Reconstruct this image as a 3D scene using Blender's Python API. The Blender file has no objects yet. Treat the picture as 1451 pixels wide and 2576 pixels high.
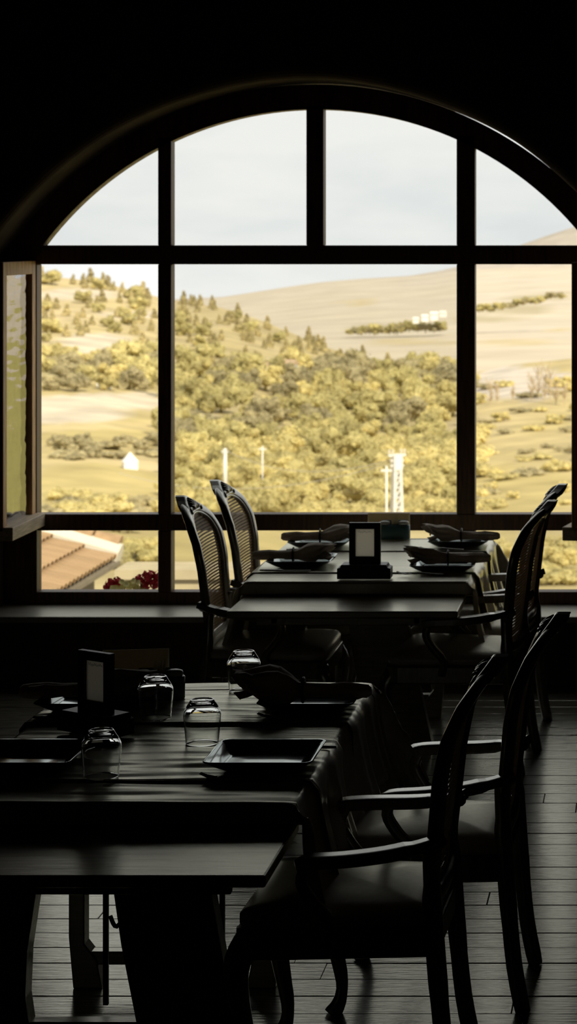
import bpy, bmesh, math, random
from mathutils import Vector, Matrix, noise
PI = math.pi
R = random.Random(7)
SC = bpy.context.scene
COL = SC.collection

# ------------------------------------------------------------------ camera
F_PX, HC, VX, VY = 5650.0, 2.2, 1650.0, 590.0          # focal length (px), eye height, principal point
cam_d = bpy.data.cameras.new('camera'); cam = bpy.data.objects.new('camera', cam_d); COL.objects.link(cam)
cam.location = (0, 0, HC); cam.rotation_euler = (PI/2, 0, 0)
cam_d.sensor_fit = 'VERTICAL'; cam_d.sensor_height = 36.0; cam_d.sensor_width = 36.0*1451/2576
cam_d.lens = F_PX/2576*36.0
cam_d.shift_x = -(VX-725.5)/2576; cam_d.shift_y = -(1288-VY)/2576
cam_d.clip_start = .05; cam_d.clip_end = 20000
cam_d.dof.use_dof = True; cam_d.dof.focus_distance = 6.6; cam_d.dof.aperture_fstop = 8.0
SC.camera = cam

# ------------------------------------------------------------------ world, sun, exposure
SC.view_settings.view_transform = 'Standard'; SC.view_settings.look = 'None'
SC.view_settings.gamma = 1.0; SC.view_settings.use_curve_mapping = False
SC.view_settings.exposure = 0.0
SC.cycles.use_denoising = True
SC.cycles.max_bounces = 10; SC.cycles.transparent_max_bounces = 24
W = bpy.data.worlds.new('sky'); SC.world = W; W.use_nodes = True
nt = W.node_tree; nt.nodes.clear()
o_ = nt.nodes.new('ShaderNodeOutputWorld'); bg = nt.nodes.new('ShaderNodeBackground')
tc = nt.nodes.new('ShaderNodeTexCoord'); mp = nt.nodes.new('ShaderNodeMapping')
mp.inputs['Scale'].default_value = (4, 4, 16)
nz = nt.nodes.new('ShaderNodeTexNoise'); nz.inputs['Scale'].default_value = 2.2; nz.inputs['Detail'].default_value = 6
nz.inputs['Distortion'].default_value = .4
rp = nt.nodes.new('ShaderNodeValToRGB')
rp.color_ramp.elements[0].position = .34; rp.color_ramp.elements[0].color = (.72, .745, .745, 1)
rp.color_ramp.elements[1].position = .60; rp.color_ramp.elements[1].color = (.84, .84, .81, 1)
nt.links.new(tc.outputs['Generated'], mp.inputs['Vector']); nt.links.new(mp.outputs['Vector'], nz.inputs['Vector'])
nt.links.new(nz.outputs['Fac'], rp.inputs['Fac']); nt.links.new(rp.outputs['Color'], bg.inputs['Color'])
bg.inputs['Strength'].default_value = 1.24
nt.links.new(bg.outputs['Background'], o_.inputs['Surface'])
sun_d = bpy.data.lights.new('sun', 'SUN'); sun_d.energy = 6.0; sun_d.angle = math.radians(2.0); sun_d.color = (1, .92, .74)
sun = bpy.data.objects.new('sun', sun_d); COL.objects.link(sun)
sun.rotation_euler = Vector((-.42, .68, -.62)).to_track_quat('-Z', 'Y').to_euler()
por_d = bpy.data.lights.new('window_portal', 'AREA'); por_d.shape = 'RECTANGLE'; por_d.size = 3.3; por_d.size_y = 2.75
por_d.cycles.is_portal = True
por = bpy.data.objects.new('window_portal', por_d); COL.objects.link(por)
por.location = (-1.70, 11.48, 1.65); por.rotation_euler = (-PI/2, 0, 0)

# ------------------------------------------------------------------ materials
def mat(name, col, rough=.6, spec=.5, var=.0, scale=8.0, stretch=(1, 1, 1), bump=0.0, coat=0.0, sheen=0.0, metal=0.0, rand=0.0, attr=None, col2=None, coatr=None, trans=0.0, ctint=(1, .975, .82), cior=2.0):
    m = bpy.data.materials.new(name); m.use_nodes = True
    t = m.node_tree; b = t.nodes['Principled BSDF']; L = t.links.new
    b.inputs['Base Color'].default_value = (*col, 1); b.inputs['Roughness'].default_value = rough
    b.inputs['Specular IOR Level'].default_value = spec; b.inputs['Metallic'].default_value = metal
    b.inputs['Sheen Weight'].default_value = sheen; b.inputs['Sheen Roughness'].default_value = .4
    src = None
    if attr:
        a = t.nodes.new('ShaderNodeAttribute'); a.attribute_name = attr; src = a.outputs['Color']
    if var or bump or col2:
        tc = t.nodes.new('ShaderNodeTexCoord'); mp = t.nodes.new('ShaderNodeMapping'); mp.inputs['Scale'].default_value = stretch
        nz = t.nodes.new('ShaderNodeTexNoise'); nz.inputs['Scale'].default_value = scale; nz.inputs['Detail'].default_value = 5
        L(tc.outputs['Object'], mp.inputs['Vector']); L(mp.outputs['Vector'], nz.inputs['Vector'])
        mx = t.nodes.new('ShaderNodeMix'); mx.data_type = 'RGBA'
        if src is None:
            lo = col; hi = col2 if col2 else tuple(min(1, c*(1+var)) for c in col)
            if not col2: lo = tuple(c*(1-var) for c in col)
            cr = t.nodes.new('ShaderNodeValToRGB'); cr.color_ramp.elements[0].position = .35; cr.color_ramp.elements[1].position = .65
            cr.color_ramp.elements[0].color = (*lo, 1); cr.color_ramp.elements[1].color = (*hi, 1)
            L(nz.outputs['Fac'], cr.inputs['Fac']); src = cr.outputs['Color']
        else:
            mr = t.nodes.new('ShaderNodeMapRange'); mr.inputs['From Min'].default_value = .3; mr.inputs['From Max'].default_value = .7
            mr.inputs['To Min'].default_value = 1-var; mr.inputs['To Max'].default_value = 1+var
            L(nz.outputs['Fac'], mr.inputs['Value'])
            mx.blend_type = 'MULTIPLY'; mx.inputs['Factor'].default_value = 1
            L(src, mx.inputs[6]); L(mr.outputs['Result'], mx.inputs[7]); src = mx.outputs[2]
        if bump:
            bp = t.nodes.new('ShaderNodeBump'); bp.inputs['Strength'].default_value = bump; bp.inputs['Distance'].default_value = .01
            L(nz.outputs['Fac'], bp.inputs['Height']); L(bp.outputs['Normal'], b.inputs['Normal'])
    if rand:
        oi = t.nodes.new('ShaderNodeObjectInfo'); mr = t.nodes.new('ShaderNodeMapRange')
        mr.inputs['To Min'].default_value = 1-rand; mr.inputs['To Max'].default_value = 1+rand
        L(oi.outputs['Random'], mr.inputs['Value'])
        m2 = t.nodes.new('ShaderNodeMix'); m2.data_type = 'RGBA'; m2.blend_type = 'MULTIPLY'; m2.inputs['Factor'].default_value = 1
        if src is None: m2.inputs[6].default_value = (*col, 1)
        else: L(src, m2.inputs[6])
        L(mr.outputs['Result'], m2.inputs[7]); src = m2.outputs[2]
    if src is not None: L(src, b.inputs['Base Color'])
    top = b.outputs[0]
    if coat:                                              # a varnish or satin finish with a slightly yellow reflection
        gl = t.nodes.new('ShaderNodeBsdfGlossy'); gl.inputs['Color'].default_value = (*ctint, 1); gl.inputs['Roughness'].default_value = coatr if coatr else max(.08, rough*.6)
        fr = t.nodes.new('ShaderNodeFresnel'); fr.inputs['IOR'].default_value = cior
        mu = t.nodes.new('ShaderNodeMath'); mu.operation = 'MULTIPLY'; mu.inputs[1].default_value = coat; L(fr.outputs[0], mu.inputs[0])
        if bump: L(bp.outputs['Normal'], gl.inputs['Normal'])
        mc = t.nodes.new('ShaderNodeMixShader'); L(mu.outputs[0], mc.inputs['Fac']); L(top, mc.inputs[1]); L(gl.outputs[0], mc.inputs[2]); top = mc.outputs[0]
        L(top, t.nodes['Material Output'].inputs['Surface'])
    if trans:
        tl = t.nodes.new('ShaderNodeBsdfTranslucent'); ms = t.nodes.new('ShaderNodeMixShader'); ms.inputs['Fac'].default_value = trans
        if src is not None: L(src, tl.inputs['Color'])
        else: tl.inputs['Color'].default_value = (*col, 1)
        L(top, ms.inputs[1]); L(tl.outputs[0], ms.inputs[2]); L(ms.outputs[0], t.nodes['Material Output'].inputs['Surface'])
    return m

M = {}
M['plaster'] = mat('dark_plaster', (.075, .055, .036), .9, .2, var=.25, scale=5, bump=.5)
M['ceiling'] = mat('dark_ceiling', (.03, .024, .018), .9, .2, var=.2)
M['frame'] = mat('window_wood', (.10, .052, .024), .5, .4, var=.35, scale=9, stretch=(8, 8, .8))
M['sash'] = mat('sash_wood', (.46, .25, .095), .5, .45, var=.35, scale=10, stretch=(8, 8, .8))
M['rail'] = mat('lit_rail_wood', (.58, .46, .32), .6, .4, var=.2, scale=12, stretch=(8, .8, 8))  # paler than the sash wood: light along its top is put into the colour
M['sill'] = mat('sill_stone', (.26, .245, .21), .5, .5, var=.15, scale=14, coat=.6, coatr=.35)
M['sub'] = mat('sub_floor', (.015, .013, .011), .9, .1)
M['plank'] = mat('floor_plank', (.055, .05, .038), .35, .15, scale=6, stretch=(1.4, 14, 14), bump=.18, col2=(.21, .20, .15), rand=.14, coat=.95, coatr=.145)
M['wood'] = mat('table_wood', (.20, .165, .115), .40, .5, var=.35, scale=6, stretch=(1.2, 10, 10), bump=.06, coat=1.0, coatr=.24)
M['chair'] = mat('chair_wood', (.15, .115, .08), .30, .5, var=.3, scale=14, stretch=(4, 4, 1.5), coat=1.0, coatr=.22, cior=2.8, ctint=(1, .99, .93))
M['cane'] = mat('cane', (.84, .66, .42), .5, .4, var=.12, scale=30, trans=.35)
M['seat'] = mat('seat_fabric', (.80, .73, .60), .6, .8, var=.08, scale=60, sheen=.6, coat=.9, coatr=.32)
M['cloth'] = mat('table_linen', (.74, .69, .54), .50, 1.0, var=.06, scale=70, sheen=.3, coat=1.0, coatr=.28)
M['runner'] = mat('runner_linen', (.74, .70, .57), .48, 1.0, var=.06, scale=80, sheen=.3, coat=1.0, coatr=.27)
M['napkin'] = mat('napkin_linen', (.72, .62, .50), .8, .4, var=.10, scale=40, sheen=.5, trans=.2)
M['ring'] = mat('napkin_ring', (.03, .022, .018), .5, .4)
M['plate'] = mat('black_glaze', (.012, .015, .015), .09, .6, coat=.6, ctint=(.86, 1, .96))
M['steel'] = mat('steel', (.55, .55, .52), .22, .5, metal=1)
M['black'] = mat('black_lacquer', (.012, .010, .009), .4, .4)
M['paper'] = mat('paper', (.86, .82, .72), .7, .3, trans=.88)
M['ink'] = mat('grey_ink', (.22, .20, .18), .7, .2)
M['card'] = mat('menu_card', (.72, .66, .53), .7, .3, var=.06, trans=.7)
M['caddy'] = mat('teal_ceramic', (.08, .17, .165), .3, .5)
M['capwhite'] = mat('white_ceramic', (.72, .72, .66), .3, .5)
M['pick'] = mat('toothpick_wood', (.70, .62, .44), .7, .3)
M['iron'] = mat('wrought_iron', (.03, .028, .025), .35, .5, metal=.6)
M['terrain'] = mat('hillside', (.4, .3, .15), .95, .1, var=.22, scale=.12, attr='Col')
M['farland'] = mat('far_hills', (.4, .3, .15), .95, .1, var=.10, scale=.02, attr='Col')
M['leaf_a'] = mat('foliage_olive', (.52, .45, .20), .85, .15, var=.22, scale=2.5, rand=.16, trans=.35)
M['leaf_b'] = mat('foliage_yellow', (.60, .51, .225), .85, .15, var=.2, scale=2.5, rand=.15, trans=.35)
M['leaf_c'] = mat('foliage_conifer', (.52, .435, .22), .85, .15, var=.2, scale=2.5, rand=.16, trans=.35)
M['leaf_d'] = mat('foliage_dark', (.42, .36, .20), .85, .15, var=.2, scale=2.5, rand=.12, trans=.35)
M['twig'] = mat('pale_poplar', (.42, .33, .21), .85, .15, var=.2, scale=3)
M['trunk'] = mat('bark', (.16, .11, .06), .9, .1)
M['tile'] = mat('roof_tile', (.38, .25, .135), .8, .2, var=.15, scale=6, rand=.10)
M['mortar'] = mat('lime_mortar', (.62, .56, .45), .85, .2)
M['stucco'] = mat('cream_stucco', (.44, .365, .225), .9, .2, var=.08, scale=3)
M['greywall'] = mat('grey_wall', (.20, .165, .115), .9, .2, var=.1, scale=3)
M['white'] = mat('white_paint', (.75, .72, .66), .7, .3)
M['redroof'] = mat('pale_roof', (.42, .30, .19), .85, .2)
M['petal'] = mat('red_petal', (.42, .012, .022), .6, .3, var=.3, scale=40)
M['gleaf'] = mat('geranium_leaf', (.66, .60, .24), .6, .3, var=.35, scale=25)
M['stem'] = mat('green_stem', (.16, .15, .05), .7, .3)
M['terracotta'] = mat('terracotta', (.32, .15, .07), .8, .2)

def glazing(name, bump=0.0):
    m = bpy.data.materials.new(name); m.use_nodes = True; t = m.node_tree; t.nodes.clear(); L = t.links.new
    out = t.nodes.new('ShaderNodeOutputMaterial'); mix = t.nodes.new('ShaderNodeMixShader')
    tr = t.nodes.new('ShaderNodeBsdfTransparent'); tr.inputs['Color'].default_value = (.985, .99, .985, 1)
    gl = t.nodes.new('ShaderNodeBsdfGlossy'); gl.inputs['Roughness'].default_value = .0
    ge = t.nodes.new('ShaderNodeNewGeometry'); ior = t.nodes.new('ShaderNodeMapRange')
    ior.inputs['To Min'].default_value = 1.5; ior.inputs['To Max'].default_value = 1/1.5
    L(ge.outputs['Backfacing'], ior.inputs['Value'])
    fr = t.nodes.new('ShaderNodeFresnel'); L(ior.outputs['Result'], fr.inputs['IOR'])
    a = t.nodes.new('ShaderNodeMath'); a.operation = 'ADD'; a.inputs[1].default_value = 1; L(fr.outputs['Fac'], a.inputs[0])
    d = t.nodes.new('ShaderNodeMath'); d.operation = 'DIVIDE'; L(fr.outputs['Fac'], d.inputs[0]); L(a.outputs[0], d.inputs[1])
    k = t.nodes.new('ShaderNodeMath'); k.operation = 'MULTIPLY'; k.inputs[1].default_value = 2; L(d.outputs[0], k.inputs[0])
    L(k.outputs[0], mix.inputs['Fac']); L(tr.outputs[0], mix.inputs[1]); L(gl.outputs[0], mix.inputs[2]); L(mix.outputs[0], out.inputs['Surface'])
    if bump:
        tc = t.nodes.new('ShaderNodeTexCoord'); mp = t.nodes.new('ShaderNodeMapping'); mp.inputs['Scale'].default_value = (1, 2.2, 6)
        nz = t.nodes.new('ShaderNodeTexNoise'); nz.inputs['Scale'].default_value = 2.5; nz.inputs['Detail'].default_value = 1
        bp = t.nodes.new('ShaderNodeBump'); bp.inputs['Strength'].default_value = bump; bp.inputs['Distance'].default_value = .02
        L(tc.outputs['Object'], mp.inputs[0]); L(mp.outputs[0], nz.inputs['Vector']); L(nz.outputs['Fac'], bp.inputs['Height']); L(bp.outputs[0], gl.inputs['Normal'])
    return m
M['pane'] = glazing('window_glass'); M['oldpane'] = glazing('wavy_window_glass', .30)
gm = bpy.data.materials.new('drinking_glass'); gm.use_nodes = True; gb = gm.node_tree.nodes['Principled BSDF']
gb.inputs['Base Color'].default_value = (.98, .99, .98, 1); gb.inputs['Roughness'].default_value = 0.0
gb.inputs['Transmission Weight'].default_value = 1; gb.inputs['IOR'].default_value = 1.48
M['glass'] = gm

# ------------------------------------------------------------------ mesh helpers
class MB:
    def __init__(s): s.v = []; s.f = []
    def add(s, vs, fs):
        n = len(s.v); s.v += [tuple(p) for p in vs]; s.f += [tuple(i+n for i in q) for q in fs]; return s
    def box(s, lo, hi):
        (a, b, c), (d, e, f) = lo, hi
        return s.add([(a,b,c),(d,b,c),(d,e,c),(a,e,c),(a,b,f),(d,b,f),(d,e,f),(a,e,f)],
                     [(0,3,2,1),(4,5,6,7),(0,1,5,4),(1,2,6,5),(2,3,7,6),(3,0,4,7)])
    def prism(s, poly, axis, a, b):
        n = len(poly)
        def p(q, t): return {'x': (t, q[0], q[1]), 'y': (q[0], t, q[1]), 'z': (q[0], q[1], t)}[axis]
        vs = [p(q, a) for q in poly]+[p(q, b) for q in poly]
        fs = [tuple(range(n)), tuple(range(2*n-1, n-1, -1))]+[(i, i+n, (i+1) % n+n, (i+1) % n) for i in range(n)]
        return s.add(vs, fs)
    def tube(s, pts, rad, n=8, closed=False, flat=1.0, up=None, sq=1.0):
        pts = [Vector(p) for p in pts]; m = len(pts)
        if not hasattr(rad, '__len__'): rad = [rad]*m
        vs = []; fs = []; prev = None
        for i, p in enumerate(pts):
            if closed: t = pts[(i+1) % m]-pts[i-1]
            else: t = pts[min(i+1, m-1)]-pts[max(i-1, 0)]
            t.normalize()
            u = Vector(up) if up else (prev if prev is not None else (Vector((0, 0, 1)) if abs(t.z) < .9 else Vector((1, 0, 0))))
            b = t.cross(u); b.normalize(); u = b.cross(t); u.normalize(); prev = u
            for k in range(n):
                a = 2*PI*k/n+PI/n
                ca, sa = math.cos(a), math.sin(a); vs.append(p+b*(math.copysign(abs(ca)**sq, ca)*rad[i])+u*(math.copysign(abs(sa)**sq, sa)*rad[i]*flat))
        rows = m if closed else m-1
        for i in range(rows):
            for k in range(n):
                j = (i+1) % m
                fs.append((i*n+k, i*n+(k+1) % n, j*n+(k+1) % n, j*n+k))
        if not closed: fs += [tuple(range(n-1, -1, -1)), tuple((m-1)*n+k for k in range(n))]
        return s.add(vs, fs)
    def lathe(s, prof, n=40, c=(0, 0, 0), cap=True):
        vs = []; fs = []; m = len(prof)
        for r, z in prof:
            for k in range(n): a = 2*PI*k/n; vs.append((c[0]+r*math.cos(a), c[1]+r*math.sin(a), c[2]+z))
        for i in range(m-1):
            for k in range(n): fs.append((i*n+k, i*n+(k+1) % n, (i+1)*n+(k+1) % n, (i+1)*n+k))
        if cap: fs += [tuple(range(n-1, -1, -1)), tuple((m-1)*n+k for k in range(n))]
        return s.add(vs, fs)
    def rings(s, rings, cap=(True, True), closed=False):
        n = len(rings[0]); vs = [p for r in rings for p in r]; fs = []; m = len(rings)
        for i in range(m if closed else m-1):
            j = (i+1) % m
            for k in range(n): fs.append((i*n+k, i*n+(k+1) % n, j*n+(k+1) % n, j*n+k))
        if cap[0]: fs.append(tuple(range(n-1, -1, -1)))
        if cap[1]: fs.append(tuple((m-1)*n+k for k in range(n)))
        return s.add(vs, fs)
    def grid(s, P):
        m, n = len(P), len(P[0])
        return s.add([p for r in P for p in r], [(i*n+k, i*n+k+1, (i+1)*n+k+1, (i+1)*n+k) for i in range(m-1) for k in range(n-1)])
    def blob(s, c, r, sub=2, amp=.25, fr=1.6, seed=0, sq=(1, 1, 1)):
        bm = bmesh.new(); bmesh.ops.create_icosphere(bm, subdivisions=sub, radius=1)
        vs = []
        for v in bm.verts:
            q = v.co*fr+Vector((seed*3.1, seed*1.7, seed*.9))
            k = 1+amp*(noise.noise(q)+.6*noise.noise(q*2.6)+.35*noise.noise(q*5.5))
            vs.append((c[0]+v.co.x*k*r*sq[0], c[1]+v.co.y*k*r*sq[1], c[2]+v.co.z*k*r*sq[2]))
        bm.verts.index_update(); fs = [tuple(v.index for v in f.verts) for f in bm.faces]; bm.free()
        return s.add(vs, fs)
    def mesh(s, name, m, smooth=False, fix=True):
        me = bpy.data.meshes.new(name); me.from_pydata(s.v, [], s.f)
        if fix:
            bm = bmesh.new(); bm.from_mesh(me); bmesh.ops.recalc_face_normals(bm, faces=bm.faces); bm.to_mesh(me); bm.free()
        if smooth: me.polygons.foreach_set('use_smooth', [True]*len(me.polygons))
        me.materials.append(m); me.update(); return me
    def build(s, name, m, parent=None, smooth=False, bevel=0, angle=None, fix=True):
        me = s.mesh(name, m, smooth, fix); o = bpy.data.objects.new(name, me); COL.objects.link(o)
        if parent: o.parent = parent
        if bevel:
            b = o.modifiers.new('bevel', 'BEVEL'); b.width = bevel; b.segments = 2; b.limit_method = 'ANGLE'; b.angle_limit = math.radians(40)
        return o

def tag(o, label=None, cat=None, group=None, kind=None):
    if label: o['label'] = label
    if cat: o['category'] = cat
    if group: o['group'] = group
    if kind: o['kind'] = kind
    return o
def empty(name, loc=(0, 0, 0), rz=0, **k):
    o = bpy.data.objects.new(name, None); COL.objects.link(o); o.location = loc; o.rotation_euler = (0, 0, rz); o.empty_display_size = .1
    return tag(o, **k)
def copy_tree(o, parent=None):
    c = o.copy(); COL.objects.link(c); c.parent = parent
    for ch in list(o.children): copy_tree(ch, c)
    return c
def cr(pts, n=6, closed=False):
    P = [Vector(p) for p in pts]; m = len(P); out = []
    for i in range(m if closed else m-1):
        if closed: a, b, c, d = P[i-1], P[i], P[(i+1) % m], P[(i+2) % m]
        else: a, b, c, d = P[max(i-1, 0)], P[i], P[i+1], P[min(i+2, m-1)]
        for k in range(n):
            t = k/n
            out.append(.5*((2*b)+(c-a)*t+(2*a-5*b+4*c-d)*t*t+(3*b-a-3*c+d)*t**3))
    if not closed: out.append(P[-1])
    return out
def lerp(tab, x):
    if x <= tab[0][0]: return tab[0][1]
    for (a, p), (b, q) in zip(tab, tab[1:]):
        if x <= b: return p+(q-p)*(x-a)/(b-a)
    return tab[-1][1]
def at(px, py, Y): return Vector(((px-VX)*Y/F_PX, Y, HC-(py-VY)*Y/F_PX))      # photo measurement to metres at a known distance

# ------------------------------------------------------------------ room shell
XL, XR, YB, YW, ZC = -6.2, 3.2, -2.0, 10.90, 4.1          # left, right, back, window wall face, ceiling
YO = 11.46                                                # outer face of the window wall
CX, CZ, RO = -1.7045, 1.1035, 1.853                          # arch centre and radius
JZ = 2.095; JW = math.sqrt(RO*RO-(JZ-CZ)**2); SZ = .347
fl = tag(MB().box((XL, YB, -.2), (XR, YW, -.022)).build('floor', M['sub']), kind='structure')
row = 0; y = 3.4; pw = .147
plank_meshes = {}
while y < YW-.01:
    y2 = min(y+pw, YW); x = XL+.02+R.uniform(-.0, 1.6); cuts = [XL]
    while x < XR-.5: cuts.append(x); x += R.uniform(1.7, 3.2)
    cuts.append(XR)
    for a, b in zip(cuts, cuts[1:]):
        g = .0022; h = R.uniform(-.0015, .0012)
        o = MB().box((a+.0007, y+g, -.022), (b-.0007, y2-g, h)).build('plank', M['plank'], fl, bevel=.002)
    y = y2; row += 1
tag(MB().box((XL, YB, -.022), (XR, 3.4, 0)).build('floor', M['plank']), kind='structure')
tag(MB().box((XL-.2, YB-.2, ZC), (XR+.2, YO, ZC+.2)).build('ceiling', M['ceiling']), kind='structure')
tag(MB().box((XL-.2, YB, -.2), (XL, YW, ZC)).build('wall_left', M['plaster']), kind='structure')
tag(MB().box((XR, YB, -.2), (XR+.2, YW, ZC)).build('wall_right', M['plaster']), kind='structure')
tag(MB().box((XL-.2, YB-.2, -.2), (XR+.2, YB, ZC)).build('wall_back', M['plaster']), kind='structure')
def window_wall():
    # opening outline from bottom left, up the jamb, over the arch, down to bottom right; the arris is rounded
    a0 = math.atan2(JZ-CZ, -JW); a1 = math.atan2(JZ-CZ, JW); n = 64
    def outline(g):
        pts = [(CX-JW-g, SZ-.02), (CX-JW-g, 1.0), (CX-JW-g, 1.6)]
        for i in range(n+1):
            a = a0+(a1-a0)*i/n; w = .008*noise.noise(Vector((a*3, 2.2, 0)))
            pts.append((CX+(RO+g+w)*math.cos(a), CZ+(RO+g+w)*math.sin(a)))
        return pts+[(CX+JW+g, 1.6), (CX+JW+g, 1.0), (CX+JW+g, SZ-.02)]
    rnd = .055; rings = []
    for k in range(6):
        t = k/5*PI/2; rings.append([(x, YW+rnd*(1-math.sin(t)), z) for x, z in outline(rnd*(1-math.cos(t)))][::1])
    inner = [(x, YO, z) for x, z in outline(0)]
    back = [(x, YW, z) for x, z in outline(rnd)]
    m = len(inner); b = MB()
    seq = [inner]+rings[:-1]+[back]
    b.grid(seq)
    # wall face around the opening
    out = []
    for i, (x, _, z) in enumerate(back):
        if i < 3: out.append((XL, YW, z))
        elif i >= m-3: out.append((XR, YW, z))
        else:
            t = (i-3)/(m-7); out.append((XL+(XR-XL)*t, YW, ZC))
    out[3] = (XL, YW, ZC); out[m-4] = (XR, YW, ZC)
    b.grid([back, out])
    outo = [(x, YO, z) for x, _, z in out]
    b.grid([outo, inner])
    # wall under the opening and at the sides
    b.box((XL, YW, -.2), (XR, YO, SZ-.03))
    return b
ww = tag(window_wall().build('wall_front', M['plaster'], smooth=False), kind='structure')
tag(MB().box((CX-JW-.0, YW-.015, SZ-.03), (CX+JW, YO+.1, SZ)).build('trim_1', M['sill'], bevel=.006), kind='structure')

# ------------------------------------------------------------------ window
YF, YK = 11.255, 11.345
win = empty('window_1', (CX, YF, SZ), kind='structure')
def wpart(mb, name, m, bevel=.004, parent=win):
    o = mb.build(name, m, parent, bevel=bevel); o.matrix_parent_inverse = Matrix.Translation(-Vector((CX, YF, SZ))); return o
def xl(px): return (px-VX)*YF/F_PX      # left edge of a bar (front arris)
def xr(px): return (px-VX)*YK/F_PX      # right edge of a bar (back arris)
def zt(py): return HC-(py-VY)*YK/F_PX
def zb(py): return HC-(py-VY)*YF/F_PX
ML, MR, MC = (xl(397), xr(440)), (xl(1148), xr(1198)), (xl(770), xr(820))
TR, LR, BR = (zb(665), zt(617)), (zb(1335), zt(1288)), (SZ, zt(1482))
SL, SR_ = (CX-JW+.002, xr(105)), (xl(1491), CX+JW-.002)
RI = 857*11.3/F_PX; CZi = HC-(1133-VY)*11.3/F_PX
arc = []
b0 = math.asin((TR[1]-CZi)/RI)
n = 56; rin = []; rout = []
for i in range(n+1):
    a = PI-b0+(2*b0-PI)*i/n
    rin.append((CX+RI*math.cos(a), CZi+RI*math.sin(a)))
    aa = PI-math.asin((TR[1]-CZ)/(RO-.004)); aa = aa+(PI-2*aa)*i/n
    rout.append((CX+(RO-.004)*math.cos(aa), CZ+(RO-.004)*math.sin(aa)))
mb = MB()
mb.rings([[(p[0], YF, p[1]), (p[0], YK, p[1]), (q[0], YK, q[1]), (q[0], YF, q[1])] for p, q in zip(rin, rout)])
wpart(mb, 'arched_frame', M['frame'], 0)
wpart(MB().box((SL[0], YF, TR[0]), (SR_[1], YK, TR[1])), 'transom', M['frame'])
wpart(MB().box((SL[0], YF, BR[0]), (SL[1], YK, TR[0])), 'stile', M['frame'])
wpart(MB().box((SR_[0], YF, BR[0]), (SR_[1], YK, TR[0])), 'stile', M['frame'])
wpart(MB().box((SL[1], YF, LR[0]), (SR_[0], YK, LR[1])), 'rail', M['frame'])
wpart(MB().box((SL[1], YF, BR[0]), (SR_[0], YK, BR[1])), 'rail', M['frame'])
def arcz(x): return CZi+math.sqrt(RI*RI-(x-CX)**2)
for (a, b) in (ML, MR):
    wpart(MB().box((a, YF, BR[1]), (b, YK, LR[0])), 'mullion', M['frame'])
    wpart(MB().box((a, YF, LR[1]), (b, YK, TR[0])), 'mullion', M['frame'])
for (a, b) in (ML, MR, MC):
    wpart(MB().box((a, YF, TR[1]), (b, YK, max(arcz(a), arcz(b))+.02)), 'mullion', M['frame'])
YG = 11.30; G = .006
def pane_poly(poly): wpart(MB().prism(poly, 'y', YG-G/2, YG+G/2), 'pane', M['pane'], 0)
def pane_rect(x0, x1, z0, z1): pane_poly([(x0, z0), (x1, z0), (x1, z1), (x0, z1)])
pane_rect(ML[1], MR[0], LR[1], TR[0])
for a, b in ((SL[1], ML[0]), (ML[1], MR[0]), (MR[1], SR_[0])): pane_rect(a, b, BR[1], LR[0])
def arch_pane(a, b):
    lim = math.sqrt(RI*RI-(TR[1]-CZi)**2); a = max(a, CX-lim+.002); b = min(b, CX+lim-.002)
    pts = [(a, TR[1]), (b, TR[1])]
    pts += [(x, max(arcz(x), TR[1]+.001)) for x in [b+(a-b)*i/14 for i in range(15)]]
    pane_poly(pts)
for a, b in ((CX-RI, ML[0]), (ML[1], MC[0]), (MC[1], MR[0]), (MR[1], CX+RI)): arch_pane(a, b)
# glazing bead lines on the two opening lights
def sash(name, X, ang, wid, z0, z1, label, side):
    # local frame: y runs from the hinge to the free edge, x is the thickness
    s = empty(name, (0, 0, 0)); s.parent = win
    s.location = Vector((X, YF-.005, 0))-Vector((CX, YF, SZ)); s.rotation_euler = (0, 0, ang); s['label'] = label
    t = .046; x0, x1 = (-t, 0) if side > 0 else (0, t)
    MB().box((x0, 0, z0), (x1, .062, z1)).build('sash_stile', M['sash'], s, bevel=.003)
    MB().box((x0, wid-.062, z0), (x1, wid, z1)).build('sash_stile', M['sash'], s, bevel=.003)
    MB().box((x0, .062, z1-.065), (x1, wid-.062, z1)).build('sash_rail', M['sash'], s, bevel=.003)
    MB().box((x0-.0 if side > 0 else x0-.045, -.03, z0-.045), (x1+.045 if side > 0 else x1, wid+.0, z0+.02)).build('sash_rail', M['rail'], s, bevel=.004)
    xm = (x0+x1)/2
    MB().box((xm-.006, .058, z0), (xm+.006, wid-.058, z1-.06)).build('pane', M['oldpane'], s)
    return s
sash('sash', xr(105)-.004, PI, .56, .785, 2.068, 'left casement sash swung inward with pale bottom rail', -1)
sash('sash', xl(1491)+.02, PI+math.radians(-11), .56, .785, 2.068, 'right casement sash swung inward at the frame edge', 1)

# ------------------------------------------------------------------ landscape
RIDGE = [(-1500, 610), (-300, 655), (105, 690), (250, 708), (400, 748), (560, 772), (640, 800), (800, 868), (1000, 925), (1150, 945), (1300, 915), (1451, 900), (2600, 870)]
RDIST = [(-300, 640), (400, 600), (800, 540), (1150, 470), (1451, 480), (1800, 500)]
YLOW = 1760
def near_Y(px, py):
    yr = lerp(RIDGE, px); q = max(0, min(1, (YLOW-py)/(YLOW-yr))); return 70*(lerp(RDIST, px)/70)**(q**1.05)
def near_pt(px, py):
    Y = near_Y(px, py); p = at(px, py, Y)
    p.z += .5*noise.noise(Vector((p.x*.03, p.y*.02, 0)))+.15*noise.noise(Vector((p.x*.12, p.y*.08, 4)))
    return p
CREAM, STRAW, GRASS, OLIVE, PINK = (.48, .41, .305), (.43, .345, .19), (.38, .305, .13), (.33, .28, .165), (.47, .41, .335)
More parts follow.
